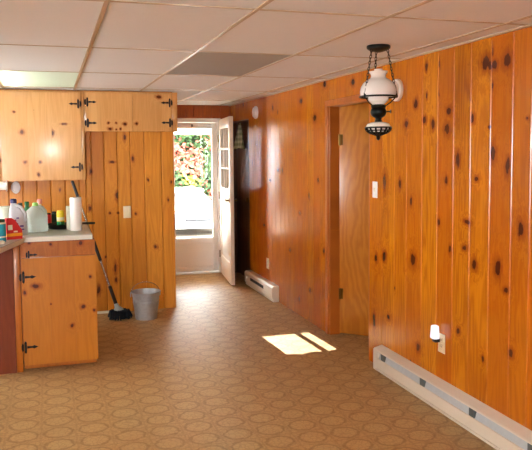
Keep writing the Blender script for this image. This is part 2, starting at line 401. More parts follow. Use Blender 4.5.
def struct(name, bm, mats, label, cat, base=None):
    return tag(obj(name, bm, mats, None, base, smooth=False), label, cat, None, 'structure')
def seq(a, b, w, j=.25):
    o = [a]; s = 1 if b > a else -1
    while abs(b-o[-1]) > w*1.5: o.append(o[-1]+s*w*random.uniform(1-j, 1+j))
    return o+[b]

# ================================================================== THE SETTING
bm = BM(); box(bm, (-2.8, -1.8, -.12), (3.8, 8.6, 0))
struct('floor', bm, 'floor', 'tan sheet vinyl floor printed with rows of crackled circles', 'floor')

# suspended ceiling: tiles, tee bars, roof slab over it
gx = [.2303-.61*k for k in range(5, 0, -1)]+[.2303+.61*k for k in range(0, 4)]
gy = [2.7558-1.2196*k for k in range(4, 0, -1)]+[2.7558+1.2196*k for k in range(0, 5)]
tx = [-2.7]+gx+[2.3]; ty = [-1.7]+gy+[8.55]
GREY = (.2303+.61, gy[5]); LIGHT = (.2303-.61, gy[6])
bm = BM(); bg = BM(); troffer = None; grey = None
for i in range(len(tx)-1):
    for j in range(len(ty)-1):
        a = (tx[i]+.002, ty[j]+.002, CE); b = (tx[i+1]-.002, ty[j+1]-.002, CE+.015)
        if abs(tx[i]-LIGHT[0]) < .02 and abs(ty[j]-LIGHT[1]) < .02: troffer = (tx[i], tx[i+1], ty[j], ty[j+1]); continue
        if abs(tx[i]-GREY[0]) < .02 and abs(ty[j]-GREY[1]) < .02: grey = (a, b); continue
        box(bm, a, b)
struct('ceiling', bm, 'tile', 'suspended ceiling of off-white two by four foot tiles', 'ceiling')
box(bg, *grey); o = obj('ceiling_tile', bg, 'tile_grey', None, tuple(grey[0]))
tag(o, 'single grey ceiling tile among the off-white ones', 'ceiling tile')
bm = BM()
for x in gx: box(bm, (x-.0105, -1.6, CE-.004), (x+.0105, YE, CE+.03), .0015)
for y in gy: box(bm, (-2.6, y-.009, CE-.003), (XW, y+.009, CE+.03), .0015)
struct('trim_1', bm, 'tbar', 'thin metal tee bars of the ceiling grid', 'ceiling grid')
bm = BM(); box(bm, (-2.9, -1.9, CE+.16), (3.9, 8.7, CE+.3))
struct('ceiling_deck', bm, 'whitebox', 'deck above the suspended ceiling', 'ceiling')
bm = BM(); box(bm, (XW-.02, -1.6, CE-.008), (XW-.001, YE, CE+.02), .001)
struct('trim_2', bm, 'tbar', 'wall angle where ceiling meets the right wall', 'ceiling trim')

# right wall with its two door openings
bm = BM(); T = .09
near = [-1.6]+seq(-1.45, 2.6, .16)+[2.741, 2.882, 3.06, 3.237, 3.402, 3.571, 3.748, 3.94, 4.101, 4.28, 4.48]
boards(bm, 'x', XW, -1, near, 0, CE+.02, T)
far = [5.24, 5.345]+seq(5.433, 7.62, .135, .15)
boards(bm, 'x', XW, -1, far, 0, CE+.02, T, .005)
boards(bm, 'x', XW, -1, [4.48, 4.60, 4.76, 4.90, 5.08, 5.24], 1.93, CE+.02, T)
boards(bm, 'x', XW, -1, [7.62, 7.80, 8.02, 8.22, 8.40, 8.46], 1.93, CE+.02, T)
boards(bm, 'x', XW, -1, [8.40, 8.46], 0, 1.93, T)
struct('wall_right', bm, 'pine_right', 'right wall of glossy orange knotty pine boards', 'wall')

# kitchen wall and the pantry front in one plane, pantry side facing the entry
bm = BM()
kit = seq(-.37, -2.7, .125, .1)[::-1]+[-.249, -.126, -.002, .128, .256, .318, .369, .490, .615, .739, .873, 1.04, 1.16]
boards(bm, 'y', YK, -1, kit, 0, CE+.02, .09, .010)
struct('wall_kitchen', bm, 'pine_kit', 'kitchen wall of vertical knotty pine planks with dark joints', 'wall')
bm = BM(); boards(bm, 'x', 1.16, 1, seq(6.761, 8.55, .15), 0, CE+.02, .09)
struct('wall_entry', bm, 'pine_right', 'pine side wall of the entry passage', 'wall')
# end wall of the entry passage: header and jambs round the outer door
bm = BM()
boards(bm, 'y', YE, -1, seq(1.16, 2.30, .11, .2), 1.975, CE+.02, .1)
boards(bm, 'y', YE, -1, seq(1.16, 1.40, .12), 0, 1.975, .1)
boards(bm, 'y', YE, -1, [2.075, 2.15, 2.30], 0, 1.975, .1)
struct('wall_back', bm, 'pine_entry', 'dark red pine header over the outer door', 'wall')
# walls out of the frame
bm = BM(); boards(bm, 'x', -2.6, 1, seq(-1.7, 4.75, .15), 0, CE+.02, .1); boards(bm, 'x', -2.6, 1, seq(5.95, 6.8, .15), 0, CE+.02, .1)
boards(bm, 'x', -2.6, 1, seq(4.75, 5.95, .15), 0, 1.08, .1); boards(bm, 'x', -2.6, 1, seq(4.75, 5.95, .15), 1.95, CE+.02, .1)
struct('wall_left', bm, 'pine_other', 'left pine board wall with an added window', 'wall')
bm = BM(); boards(bm, 'y', -1.6, 1, seq(-2.7, -2.45, .15), 0, CE+.02, .1); boards(bm, 'y', -1.6, 1, seq(-1.1, 2.3, .15), 0, CE+.02, .1)
boards(bm, 'y', -1.6, 1, seq(-2.45, -1.1, .15), 0, .7, .1); boards(bm, 'y', -1.6, 1, seq(-2.45, -1.1, .15), 2.0, CE+.02, .1)
struct('wall_front', bm, 'pine_other', 'pine wall behind the viewer with an added window', 'wall')
def window(name, label, axis, p, a0, a1, z0, z1):
    b = BM(); w = .05
    def bx(s0, s1, h0, h1):
        if axis == 'y': box(b, (s0, p-.09, h0), (s1, p-.02, h1), .003)
        else: box(b, (p-.09, s0, h0), (p-.02, s1, h1), .003)
    bx(a0, a1, z0, z0+w); bx(a0, a1, z1-w, z1); bx(a0, a0+w, z0+w, z1-w); bx(a1-w, a1, z0+w, z1-w); mid = (a0+a1)/2; bx(mid-.025, mid+.025, z0+w, z1-w)
    f = tag(obj(name, b, 'white', None, (a0, p, z0) if axis == 'y' else (p, a0, z0)), label, 'window', None, 'structure')
    g = BM()
    if axis == 'y': box(g, (a0+w, p-.058, z0+w), (a1-w, p-.052, z1-w))
    else: box(g, (p-.058, a0+w, z0+w), (p-.052, a1-w, z1-w))
    obj('pane', g, 'glass', sub(f))
window('fill_window_1', 'added white framed window for fill light behind the viewer', 'y', -1.6, -2.45, -1.1, .7, 2.0)  # unseen window, put in to give the room fill light
window('fill_window_2', 'added white framed window for fill light in the left wall', 'x', -2.6, 4.75, 5.95, 1.08, 1.95)  # added out of view to brighten the far right wall
# small room behind the plywood door
bm = BM()
box(bm, (3.5, 3.6, 0), (3.6, 6.4, CE+.02)); box(bm, (XW+T, 3.5, 0), (3.6, 3.6, CE+.02)); box(bm, (XW+T, 6.4, 0), (3.6, 6.5, CE+.02))
box(bm, (XW+T, 3.5, CE+.02), (3.6, 6.5, CE+.1))
struct('wall_closet', bm, 'pine_other', 'walls of the small room behind the plywood door', 'wall')
# door casing of the plywood door: head board, far jamb
bm = BM()
box(bm, (XW-.016, 4.30, 1.915), (XW+.001, 5.285, 1.965), .004); box(bm, (XW-.016, 5.235, 0), (XW+.001, 5.285, 1.915), .004)
box(bm, (XW+.001, 5.215, 0), (XW+T, 5.238, 1.93), .002); box(bm, (XW+.001, 4.482, 1.912), (XW+T, 5.215, 1.929), .002)
box(bm, (XW+.001, 4.481, 0), (XW+T, 4.492, 1.912), .002)
struct('trim_3', bm, 'trim_wood', 'thin pine casing and jamb round the plywood door', 'door trim')
bm = BM(); box(bm, (.335, YK-.02, 0), (.60, YK-.001, .022), .003)
struct('baseboard_kitchen', bm, 'lamedge', 'short pale strip along the foot of the pantry planks', 'baseboard')

# plywood door, ajar into the small room
h = Vector((2.290, 5.207)); ux = Vector((.719, -.695)).normalized(); uy = Vector((.695, .719)).normalized()
bm = BM(); obox(bm, h, ux, uy, .70, .035, .012, 1.975, .003)
d1 = tag(obj('door_1', bm, 'ply', None, (h.x, h.y, 0)), 'flush swirled plywood door standing ajar in the right wall', 'door', None, 'structure')
for z in (1.64, .35):
    bm = BM(); lathe(bm, (h.x-.004, h.y-.008, z-.045), [(.007, 0), (.007, .09)], 10)
    obox(bm, h-uy*.003, ux, uy, .032, .003, z-.045, z+.045); obj('hinge', bm, 'brass', sub(d1))

# outer storm door in its white frame
bm = BM(); y0, y1 = YE-.012, YE+.11
box(bm, (1.40, y0, 0), (1.44, y1, 1.975), .003); box(bm, (2.035, y0, 0), (2.075, y1, 1.975), .003); box(bm, (1.44, y0, 1.925), (2.035, y1, 1.975), .003)
box(bm, (1.44, y0, 0), (2.035, y1, .018), .003)
struct('trim_4', bm, 'white', 'white frame of the outer door', 'door frame')
bm = BM(); ya, yb = YE+.03, YE+.065
box(bm, (1.443, ya, .022), (1.485, yb, 1.922), .004); box(bm, (1.965, ya, .022), (2.032, yb, 1.922), .004)
box(bm, (1.485, ya, 1.85), (1.965, yb, 1.922), .004); box(bm, (1.485, ya, .39), (1.965, yb, .46), .004); box(bm, (1.485, ya, .022), (1.965, yb, .09), .004)
box(bm, (1.485, ya+.012, .09), (1.965, yb-.008, .39))
d2 = tag(obj('door_2', bm, 'white', None, (1.443, ya, .022)), 'closed white storm door with a tall glass pane', 'door', None, 'structure')
bm = BM(); box(bm, (1.485, ya+.015, .46), (1.965, ya+.02, 1.85)); obj('pane', bm, 'glass', sub(d2))
bm = BM(); box(bm, (1.7, ya-.012, 1.868), (1.725, ya, 1.9), .003); lathe(bm, (1.7125, ya-.012, 1.884), [(.006, 0), (.006, .012), (0, .014)], 10, ax=(0, -1, 0)); obj('latch', bm, 'steel', sub(d2))
bm = BM(); box(bm, (1.485, ya-.006, .43), (1.965, ya, .445), .002); obj('sill_strip', bm, 'white', sub(d2))

# inner front door, swung open into the passage
h = Vector((2.045, 8.425)); ux = Vector((-.095, -.92)).normalized(); uy = Vector((.92, -.095)).normalized(); Wd = .90
bm = BM(); t = .044
def db(a, b, z0, z1, d0=0, d1=t, bev=.003): obox(bm, h+ux*a+uy*d0, ux, uy, b-a, d1-d0, z0, z1, bev, board=.3)
db(0, .12, .01, 1.955); db(Wd-.12, Wd, .01, 1.955); db(.12, Wd-.12, 1.83, 1.955); db(.12, Wd-.12, .01, .25); db(.12, Wd-.12, .86, 1.12)
db(.12, Wd-.12, .25, .86, .012, t-.012, 0); db(.19, Wd-.19, .32, .79, .004, t-.004, .006)
for z in (1.34, 1.575): db(.12, Wd-.12, z, z+.022, .006, t-.006, .002)
for a in (.33, .555): db(a, a+.02, 1.12, 1.83, .006, t-.006, .002)
d3 = tag(obj('door_3', bm, 'door_white', None, (h.x, h.y, 0)), 'cream front door with small panes, swung open into the passage', 'door', None, 'structure')
bm = BM(); obox(bm, h+ux*.12+uy*.02, ux, uy, Wd-.24, .004, 1.12, 1.83); obj('pane', bm, 'glass', sub(d3))
bm = BM(); hp = h+ux*(Wd-.06); H3 = Vector((hp.x, hp.y, .99))
for s, q in ((-1, 0), (1, t)):
    c = hp+uy*q; dirv = uy*s
    lathe(bm, (c.x, c.y, .99), [(.028, 0), (.028, .006), (.011, .008), (.011, .045), (0, .046)], 14, ax=(dirv.x, dirv.y, 0))
    e = c+uy*s*.04; f = e-ux*.11
    tube(bm, [(e.x, e.y, .99), ((e.x+f.x)/2, (e.y+f.y)/2, .995), (f.x, f.y, .985)], [.011, .01, .008], 8)
obj('door_handle', bm, 'brass', sub(d3))
for z in (.25, 1.0, 1.72):
    bm = BM(); c = h-ux*.002-uy*.004; lathe(bm, (c.x, c.y, z-.045), [(.007, 0), (.007, .09)], 10); obj('hinge', bm, 'brass', sub(d3))

# brown closet door in the passage
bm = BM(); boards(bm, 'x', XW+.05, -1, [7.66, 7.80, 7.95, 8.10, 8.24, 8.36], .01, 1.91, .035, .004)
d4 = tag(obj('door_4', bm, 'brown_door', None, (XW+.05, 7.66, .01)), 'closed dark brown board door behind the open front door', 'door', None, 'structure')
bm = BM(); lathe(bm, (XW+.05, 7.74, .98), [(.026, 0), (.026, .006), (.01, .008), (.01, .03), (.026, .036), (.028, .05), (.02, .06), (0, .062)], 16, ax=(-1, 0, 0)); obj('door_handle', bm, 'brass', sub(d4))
bm = BM()
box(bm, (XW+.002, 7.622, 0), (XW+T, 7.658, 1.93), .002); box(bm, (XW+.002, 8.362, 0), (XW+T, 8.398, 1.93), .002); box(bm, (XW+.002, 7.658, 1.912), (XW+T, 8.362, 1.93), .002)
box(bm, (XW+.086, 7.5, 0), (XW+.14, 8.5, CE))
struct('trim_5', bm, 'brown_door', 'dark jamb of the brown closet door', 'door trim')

# ================================================================== KITCHEN CUPBOARDS
def hinge(parent, x, y, z, flip=1, s=1.0):
    """black hammered strap hinge: upright leaf with pointed tips plus a strap"""
    b = BM()
    prism(b, [(x-.008*s, z-.035*s), (x, z-.046*s), (x+.008*s, z-.035*s), (x+.008*s, z+.035*s), (x, z+.046*s), (x-.008*s, z+.035*s)], 'y', y-.004, y)
    f = flip*s
    p = [(x+f*.010, z-.009*s), (x+f*.045, z-.006*s), (x+f*.058, z-.012*s), (x+f*.085, z), (x+f*.058, z+.012*s), (x+f*.045, z+.006*s), (x+f*.010, z+.009*s)]
    prism(b, p, 'y', y-.004, y)
    prism(b, [(x-f*.022, z-.03*s), (x-f*.012, z-.022*s), (x-f*.012, z+.022*s), (x-f*.022, z+.03*s), (x-f*.028, z+.012*s), (x-f*.028, z-.012*s)], 'y', y-.004, y)
    lathe(b, (x+f*.003, y-.005, z-.02*s), [(.004*s, 0), (.004*s, .04*s)], 8)
    obj('hinge', b, 'black', parent, smooth=False)
YU = 6.60
# tall upper cupboard on the left
t = thing('wall_cabinet', 'tall pale pine wall cupboard hung over the worktop, left of the low one', 'cabinet', (-.36, YK-.001, 1.30), 'pine wall cupboards')
bm = BM(); box(bm, (-1.05, YU+.004, 1.302), (.312, YK-.001, CE-.012), .001, board=.2); obj('body', bm, 'pine_up', t)
def slab(name, x0, x1, z0, z1, y, edges, par, mat):
    b = BM(); boards(b, 'y', y-.018, -1, edges, z0, z1, .018, .0012); return obj(name, b, mat, par, smooth=False)
d = slab('door', -.42, .283, 1.30, CE-.03, YU, [-.42, -.19, .02, .283], t, 'pine_up'); hinge(sub(d), .262, YU-.018, 2.006, -1); hinge(sub(d), .262, YU-.018, 1.42, -1)
d = slab('door', -1.03, -.44, 1.30, CE-.03, YU, [-1.03, -.85, -.63, -.44], t, 'pine_up'); hinge(sub(d), -1.0, YU-.018, 2.006, 1); hinge(sub(d), -1.0, YU-.018, 1.42, 1)
bm = BM(); box(bm, (.287, YU-.012, 1.30), (.312, YU+.003, CE-.012), .001); obj('stile', bm, 'pine_up', t)
# low upper cupboard over the pantry planks
t = thing('wall_cabinet', 'low wide pine wall cupboard with two doors above the plank panel', 'cabinet', (.75, YK-.001, 1.747), 'pine wall cupboards')
bm = BM(); box(bm, (.314, YU+.004, 1.75), (1.19, YK-.001, CE-.012), .001, board=.6); obj('body', bm, 'pine_up', t)
d = slab('door', .33, .758, 1.752, CE-.03, YU, [.33, .46, .758], t, 'pine_up'); hinge(sub(d), .345, YU-.018, 2.025); hinge(sub(d), .345, YU-.018, 1.83)
d = slab('door', .762, 1.135, 1.752, CE-.03, YU, [.762, .93, 1.135], t, 'pine_up'); hinge(sub(d), 1.115, YU-.018, 2.026, -1); hinge(sub(d), 1.115, YU-.018, 1.835, -1)
bm = BM(); box(bm, (1.139, YU-.014, 1.747), (1.19, YU+.003, CE-.012), .001); obj('stile', bm, 'pine_up', t)

# base cupboard
YB = 5.03
t = thing('base_cabinet', 'pine base cupboard with one broad black-hinged door', 'cabinet', (.04, 5.45, 0), 'pine base cupboards')
bm = BM(); box(bm, (-.222, YB+.07, 0), (.285, 5.96, .08), board=.1); box(bm, (-.222, YB+.003, .08), (.287, 5.96, .928), .001, board=.1); obj('body', bm, 'pine_rail', t)
d = slab('door', -.215, .292, .05, .815, YB, [-.215, -.03, .14, .292], t, 'pine_base'); hinge(sub(d), -.205, YB-.018, .683, 1); hinge(sub(d), -.205, YB-.018, .182, 1)
r = slab('rail', -.215, .289, .822, .926, YB+.008, [-.215, .289], t, 'pine_rail'); hinge(sub(r), -.165, YB-.010, .838, 1, .7)
t = thing('base_cabinet', 'pine cupboard end coloured dark red for the shade under the overhanging worktop at the left edge', 'cabinet', (-.6, 5.3, 0), 'pine base cupboards')
bm = BM(); boards(bm, 'y', YB+.0, -1, [-1.0, -.82, -.64, -.46, -.27], 0, .926, .03, .002); obj('panel', bm, 'pine_shaded', t)
bm = BM(); box(bm, (-1.0, YB+.031, 0), (-.226, 5.96, .926), board=.4); obj('body', bm, 'pine_shaded', t)
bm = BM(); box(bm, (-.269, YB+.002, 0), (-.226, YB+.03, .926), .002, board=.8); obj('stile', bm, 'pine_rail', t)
# worktop: along the base cupboard, then jutting out towards the viewer on the left
bm = BM()
poly = [(-1.1, 5.98), (.272, 5.98), (.272, 5.012), (-.19, 5.012), (-.21, 4.90), (-.335, 4.42), (-1.1, 4.42)]
prism(bm, poly, 'z', .962, .966); prism(bm, poly, 'z', .93, .962, 1)
o = obj('worktop', bm, ['laminate', 'lamedge'], None, (-.2, 5.4, .93), smooth=False)
tag(o, 'grey worktop with white edge over the base cupboards', 'worktop')
TOP = .9665

# ================================================================== THINGS ON THE WORKTOP
# paper towel roll
c = (.172, 5.30)
t = thing('paper_towel_roll', 'white paper towel roll standing at the right end of the worktop', 'paper towel', (*c, TOP))
bm = BM(); R = .043
lathe(bm, (*c, TOP), [(.021, 0), (R-.002, 0), (R, .003), (R, .247), (R-.002, .25), (.021, .25)], 36, cap=False); obj('paper', bm, 'paper', t)
bm = BM(); lathe(bm, (*c, TOP), [(.0205, 0), (.0205, .25), (.0185, .25), (.0185, 0), (.0205, 0)], 24, cap=False); obj('core', bm, 'card', t)
# pale container behind the roll
bm = BM(); loft(bm, [rrect(.12, 5.36, TOP, .017, .02, 5), rrect(.12, 5.36, TOP+.18, .018, .02, 5), rrect(.12, 5.36, TOP+.182, .015, .018, 5)])
tag(obj('plastic_tub', bm, 'paleplastic', None, (.12, 5.36, TOP)), 'narrow pale tub half hidden behind the paper towel roll', 'tub')
# frying pan
c = (.062, 5.50)
t = thing('frying_pan', 'black frying pan with its handle reaching past the paper towel roll', 'pan', (*c, TOP))
bm = BM(); lathe(bm, (*c, TOP), [(0, 0), (.085, 0), (.095, .006), (.108, .036), (.111, .037), (.109, .034), (.094, .010), (.084, .005), (0, .005)], 40); obj('bowl', bm, 'pan', t)
bm = BM(); tube(bm, [(c[0]+.1, c[1]+.02, TOP+.028), (c[0]+.15, c[1]+.03, TOP+.03), (c[0]+.23, c[1]+.045, TOP+.027), (c[0]+.262, c[1]+.05, TOP+.026)], [.008, .008, .010, .008], 8); obj('handle', bm, 'rubber', t)
# cleanser can standing in the pan
def can(name, label, c, z, r, h, stops, mats, lid=None, cat='can'):
    """stops = [(height, material index)...] coloured bands"""
    prof = [(0, 0), (r*.96, 0), (r, .003)]; mis = [0, 0]
    for hh, mi in stops: prof.append((r, hh)); mis.append(mi)
    t = thing(name, label, cat, (*c, z), 'small jars behind the frying pan' if cat == 'jar' else None)
    b = BM(); lathe(b, (*c, z), prof+[(r*.97, h), (0, h)], 28, mis=mis+[stops[-1][1]]*2); o = obj('body', b, mats, t)
    if lid:
        b = BM(); lathe(b, (*c, z+h), [(0, 0), (r*.9, 0), (r*.9, lid[1]), (r*.8, lid[1]+.004), (0, lid[1]+.004)], 24); obj('lid', b, lid[0], t)
    return t
can('cleanser_can', 'yellow and green cleanser can standing in the frying pan', (.062, 5.50), TOP+.006, .029, .118,
    [(.018, 0), (.05, 0), (.0501, 1), (.058, 1), (.0581, 2), (.082, 2), (.0821, 1), (.09, 1), (.0901, 1), (.117, 1)], ['green', 'yellow', 'label'], ('yellow', .012))
# small jars
can('spice_jar', 'small red jar left of the cleanser can', (-.03, 5.66), TOP, .022, .098, [(.02, 0), (.07, 1), (.096, 1)], ['label', 'red'], ('darkjar', .008), 'jar')
can('spice_jar', 'small dark jar between the red jar and the cleanser can', (.016, 5.69), TOP, .020, .102, [(.03, 0), (.096, 0)], ['dkgreen'], ('darkjar', .012), 'jar')
# clear gallon jug
c = (-.118, 5.36)
t = thing('plastic_jug', 'clear empty gallon jug with moulded handle, largest bottle on the worktop', 'jug', (*c, TOP))
bm = BM(); S = []
for z, a, q in ((0, .066, 6), (.004, .072, 6), (.04, .074, 6), (.045, .072, 5), (.09, .072, 5), (.095, .074, 5), (.125, .072, 4), (.155, .058, 3), (.18, .036, 2.4), (.192, .02, 2), (.202, .018, 2)):
    S.append(rrect(c[0], c[1], TOP+z, a, a, q, 28, .5))
loft(bm, S); obj('body', bm, 'jug', t)
bm = BM(); tube(bm, [(c[0]+.022, c[1]-.01, TOP+.185), (c[0]+.052, c[1]-.025, TOP+.182), (c[0]+.072, c[1]-.038, TOP+.155), (c[0]+.076, c[1]-.04, TOP+.115), (c[0]+.066, c[1]-.03, TOP+.085)], .0105, 10); obj('handle', bm, 'jug', t)
bm = BM(); lathe(bm, (*c, TOP+.192), [(.0205, 0), (.0205, .02), (.018, .024), (0, .024)], 20); obj('cap', bm, 'ltgreen', t)
# pink-capped bottle behind the jug
c = (-.09, 5.60)
t = thing('squeeze_bottle', 'bottle with pink cap peeking over the clear jug', 'bottle', (*c, TOP))
bm = BM(); loft(bm, [rrect(*c, TOP+z, a, a*.7, 3, 20) for z, a in ((0, .034), (.01, .036), (.12, .035), (.16, .026), (.18, .013), (.195, .012))]); obj('body', bm, 'paleplastic', t)
bm = BM(); lathe(bm, (*c, TOP+.19), [(0, 0), (.02, 0), (.02, .03), (.016, .036), (0, .036)], 18); obj('cap', bm, 'pink', t)
# green bottles
for lab, c, hh, mt in (('dark green bottle right behind the white bleach bottle', (-.235, 5.62), .17, 'dkgreen'), ('bright green bottle between bleach bottle and clear jug', (-.185, 5.60), .18, 'green')):
    t = thing('detergent_bottle', lab, 'bottle', (*c, TOP), 'green bottles at the back of the worktop')
    bm = BM(); loft(bm, [rrect(*c, TOP+z*hh, a, a*.75, 3, 20) for z, a in ((0, .030), (.05, .033), (.6, .033), (.8, .026), (.95, .016), (1, .015))]); obj('body', bm, mt, t)
    bm = BM(); lathe(bm, (*c, TOP+hh), [(0, 0), (.018, 0), (.018, .025), (.014, .03), (0, .03)], 18); obj('cap', bm, 'green' if mt == 'green' else 'rubber', t)
# white bleach bottle
c = (-.245, 5.20)
t = thing('bleach_bottle', 'white bottle with handle, purple print and navy cap', 'bottle', (*c, TOP))
bm = BM(); S = []
for z, a, sx in ((0, .058, .01), (.005, .064, .01), (.1, .064, .01), (.15, .056, .004), (.19, .036, -.008), (.215, .022, -.016), (.235, .017, -.018)):
    S.append(rrect(c[0]+sx, c[1], TOP+z, a, a*.72, 3.4, 26))
loft(bm, S); obj('body', bm, 'bleach', t)
bm = BM(); tube(bm, [(c[0], c[1]-.02, TOP+.215), (c[0]+.035, c[1]-.032, TOP+.2), (c[0]+.062, c[1]-.035, TOP+.155), (c[0]+.066, c[1]-.035, TOP+.1)], .0095, 10); obj('handle', bm, 'bleach', t)
bm = BM(); lathe(bm, (c[0]-.018, c[1], TOP+.228), [(0, 0), (.023, 0), (.023, .024), (.018, .03), (.008, .032), (0, .033)], 20); obj('cap', bm, 'navy', t)
bm = BM()
for px, pz, w, hgt in ((-.022, .10, .032, .012), (-.012, .078, .038, .009), (.03, .058, .026, .012), (.004, .118, .018, .009), (.034, .036, .024, .009)):
    box(bm, (c[0]+px-w/2+.006, c[1]-.0478, TOP+pz), (c[0]+px+w/2+.006, c[1]-.045, TOP+pz+hgt), .001)
obj('print', bm, 'purple', t)
# pale tub at the back left
bm = BM(); c = (-.335, 5.52)
lathe(bm, (*c, TOP), [(0, 0), (.058, 0), (.062, .004), (.066, .165), (.069, .166), (.069, .178), (.064, .182), (0, .182)], 30)
tag(obj('plastic_tub', bm, 'paleplastic', None, (*c, TOP)), 'round pale tub behind the cyan can at the left edge', 'tub')
# cyan can
can('spray_can', 'cyan can with dark lid at the left edge of the worktop', (-.338, 4.80), TOP, .044, .132, [(.03, 0), (.0301, 1), (.04, 1), (.0401, 0), (.12, 0), (.1201, 1), (.13, 1)], ['cyan', 'label'], ('dkgreen', .014))
# red bag/box of powder with yellow band
c = Vector((-.256, 4.93)); ux = Vector((.93, .36)).normalized(); uy = Vector((-.36, .93)).normalized()
t = thing('detergent_box', 'red box with amber band and white panel beside the cyan can', 'box', (c.x, c.y, TOP))
bm = BM(); o0 = c-ux*.052-uy*.028
P8 = lambda a, b, z: (*(o0+ux*a+uy*b), z)
secs = [[P8(0, 0, TOP), P8(.104, 0, TOP), P8(.104, .056, TOP), P8(0, .056, TOP)], [P8(0, 0, TOP+.06), P8(.104, 0, TOP+.06), P8(.104, .056, TOP+.06), P8(0, .056, TOP+.06)],
        [P8(.0, .004, TOP+.13), P8(.06, .004, TOP+.13), P8(.06, .052, TOP+.13), P8(.0, .052, TOP+.13)], [P8(.004, .012, TOP+.145), P8(.04, .012, TOP+.145), P8(.04, .044, TOP+.145), P8(.004, .044, TOP+.145)]]
loft(bm, secs); obj('carton', bm, 'red', t, smooth=False)
bm = BM(); obox(bm, o0-uy*.0012-ux*.0012, ux, uy, .1064, .0584, TOP+.022, TOP+.042); obj('band', bm, 'amberband', t)
bm = BM(); obox(bm, o0-uy*.0016+ux*.008, ux, uy, .03, .0016, TOP+.066, TOP+.10); obox(bm, o0-uy*.0016+ux*.046, ux, uy, .026, .0016, TOP+.048, TOP+.058); obj('label_panel', bm, 'label', t)
# small packet on the worktop edge
bm = BM(); loft(bm, [rrect(-.345, 4.68, TOP+z, a*.048, a*.032, 4, 20, .3) for z, a in ((0, .9), (.004, 1), (.016, 1), (.02, .85))])
o = obj('sponge_packet', bm, 'label', None, (-.345, 4.68, TOP)); tag(o, 'small cream and red packet lying in front of the cyan can', 'packet')
bm = BM(); loft(bm, [rrect(-.35, 4.678, TOP+z, .022, .0325, 5, 16, .3) for z in (.004, .0205)]); obj('wrapper_stripe', bm, 'red', sub(o))

# ================================================================== ON THE KITCHEN WALL
def plate(name, label, cat, c, axis, w=.072, hgt=.116, mat='ivory', group=None):
    """wall plate; axis 'y' faces -Y, axis 'x' faces -X"""
    t = thing(name, label, cat, c, group)
    def bx(b, a0, a1, z0, z1, d0, d1, bev):
        if axis == 'y': box(b, (c[0]+a0, c[1]-d1, c[2]+z0), (c[0]+a1, c[1]-d0, c[2]+z1), bev)
        else: box(b, (c[0]-d1, c[1]+a0, c[2]+z0), (c[0]-d0, c[1]+a1, c[2]+z1), bev)
    b = BM(); bx(b, -w/2, w/2, -hgt/2, hgt/2, 0, .006, .003); obj('cover_plate', b, mat, t)
    return t, bx
def outlet(label, c, axis, group=None, only=None):
    t, bx = plate('electrical_outlet', label, 'outlet', c, axis, group='beige outlets on the right wall')
    for s in (-1, 1):
        b = BM(); bx(b, -.016, .016, s*.02-.014, s*.02+.014, .006, .008, .003); o = obj('socket', b, 'ivory', t)
        b = BM(); bx(b, -.008, -.005, s*.02-.004, s*.02+.007, .0079, .0084, 0); bx(b, .005, .008, s*.02-.004, s*.02+.007, .0079, .0084, 0); obj('slot', b, 'dark', sub(o))
    return t
def switch(label, c, axis):
    t, bx = plate('light_switch', label, 'switch', c, axis, mat='whiteplastic' if axis == 'x' else 'ivory', group='light switches')
    b = BM(); bx(b, -.006, .006, -.014, .014, .006, .012, .002); obj('toggle', b, 'ivory', t)
switch('beige wall plate on the pantry planks above the bucket', (.695, YK-.0005, .976), 'y')
switch('white wall plate beside the plywood door below the hanging lamp', (XW-.0005, 4.385, 1.27), 'x')
outlet('beige outlet low on the far wall above the short heater', (XW-.0005, 6.926, .345), 'x')
outlet('beige outlet holding the night light above the long heater', (XW-.0005, 3.50, .392), 'x')
# night light
c = (XW-.009, 3.525, .43)
t = thing('night_light', 'small white night light plugged into the outlet above the long heater', 'night light', c)
bm = BM(); box(bm, (c[0]-.034, c[1]-.018, c[2]-.034), (c[0], c[1]+.018, c[2]-.012), .004); obj('plug', bm, 'rubber', t)
bm = BM(); loft(bm, [rrect(c[0]-.026, c[1], c[2]+z, a*.022, a*.027, 3.5, 20) for z, a in ((-.011, .98), (0, 1.02), (.03, .95), (.062, .86), (.066, .78))]); obj('shade', bm, 'night', t)
# oval plaque and the round white under-cabinet lamp beside it
def oval(label, name, x, z, rx, rz, cat):
    b = BM(); y = YK-.0005; n = 32; rings = []
    for f, dd in ((1, 0), (1, .006), (.94, .012), (.72, .012), (.66, .007), (.3, .009), (.001, .01)):
        rings.append([(x+rx*f*math.cos(2*PI*i/n), y-dd, z+rz*f*math.sin(2*PI*i/n)) for i in range(n)])
    loft(b, rings); tag(obj(name, b, 'whiteplastic', None, (x, y, z)), label, cat)
oval('small white oval plaque with raised rim on the kitchen planks', 'wall_plaque', -.311, 1.238, .040, .056, 'plaque')
t = thing('under_cabinet_lamp', 'white under-cabinet lamp below the cupboard at the left edge beside the oval plaque', 'lamp', (-.56, 6.5, 1.30))
bm = BM(); loft(bm, [[(x, 6.5+.05*math.cos(a), 1.262+.036*math.sin(a)) for a in [2*PI*i/20 for i in range(20)]] for x in (-.76, -.385)]); box(bm, (-.76, 6.46, 1.29), (-.385, 6.6694, 1.2995), .002); obj('housing', bm, 'whiteplastic', t)
bm = BM(); lathe(bm, (-.386, 6.5, 1.262), [(.048, 0), (.048, .012), (.036, .016), (0, .016)], 20, ax=(1, 0, 0)); obj('end_cap', bm, 'whiteplastic', t)

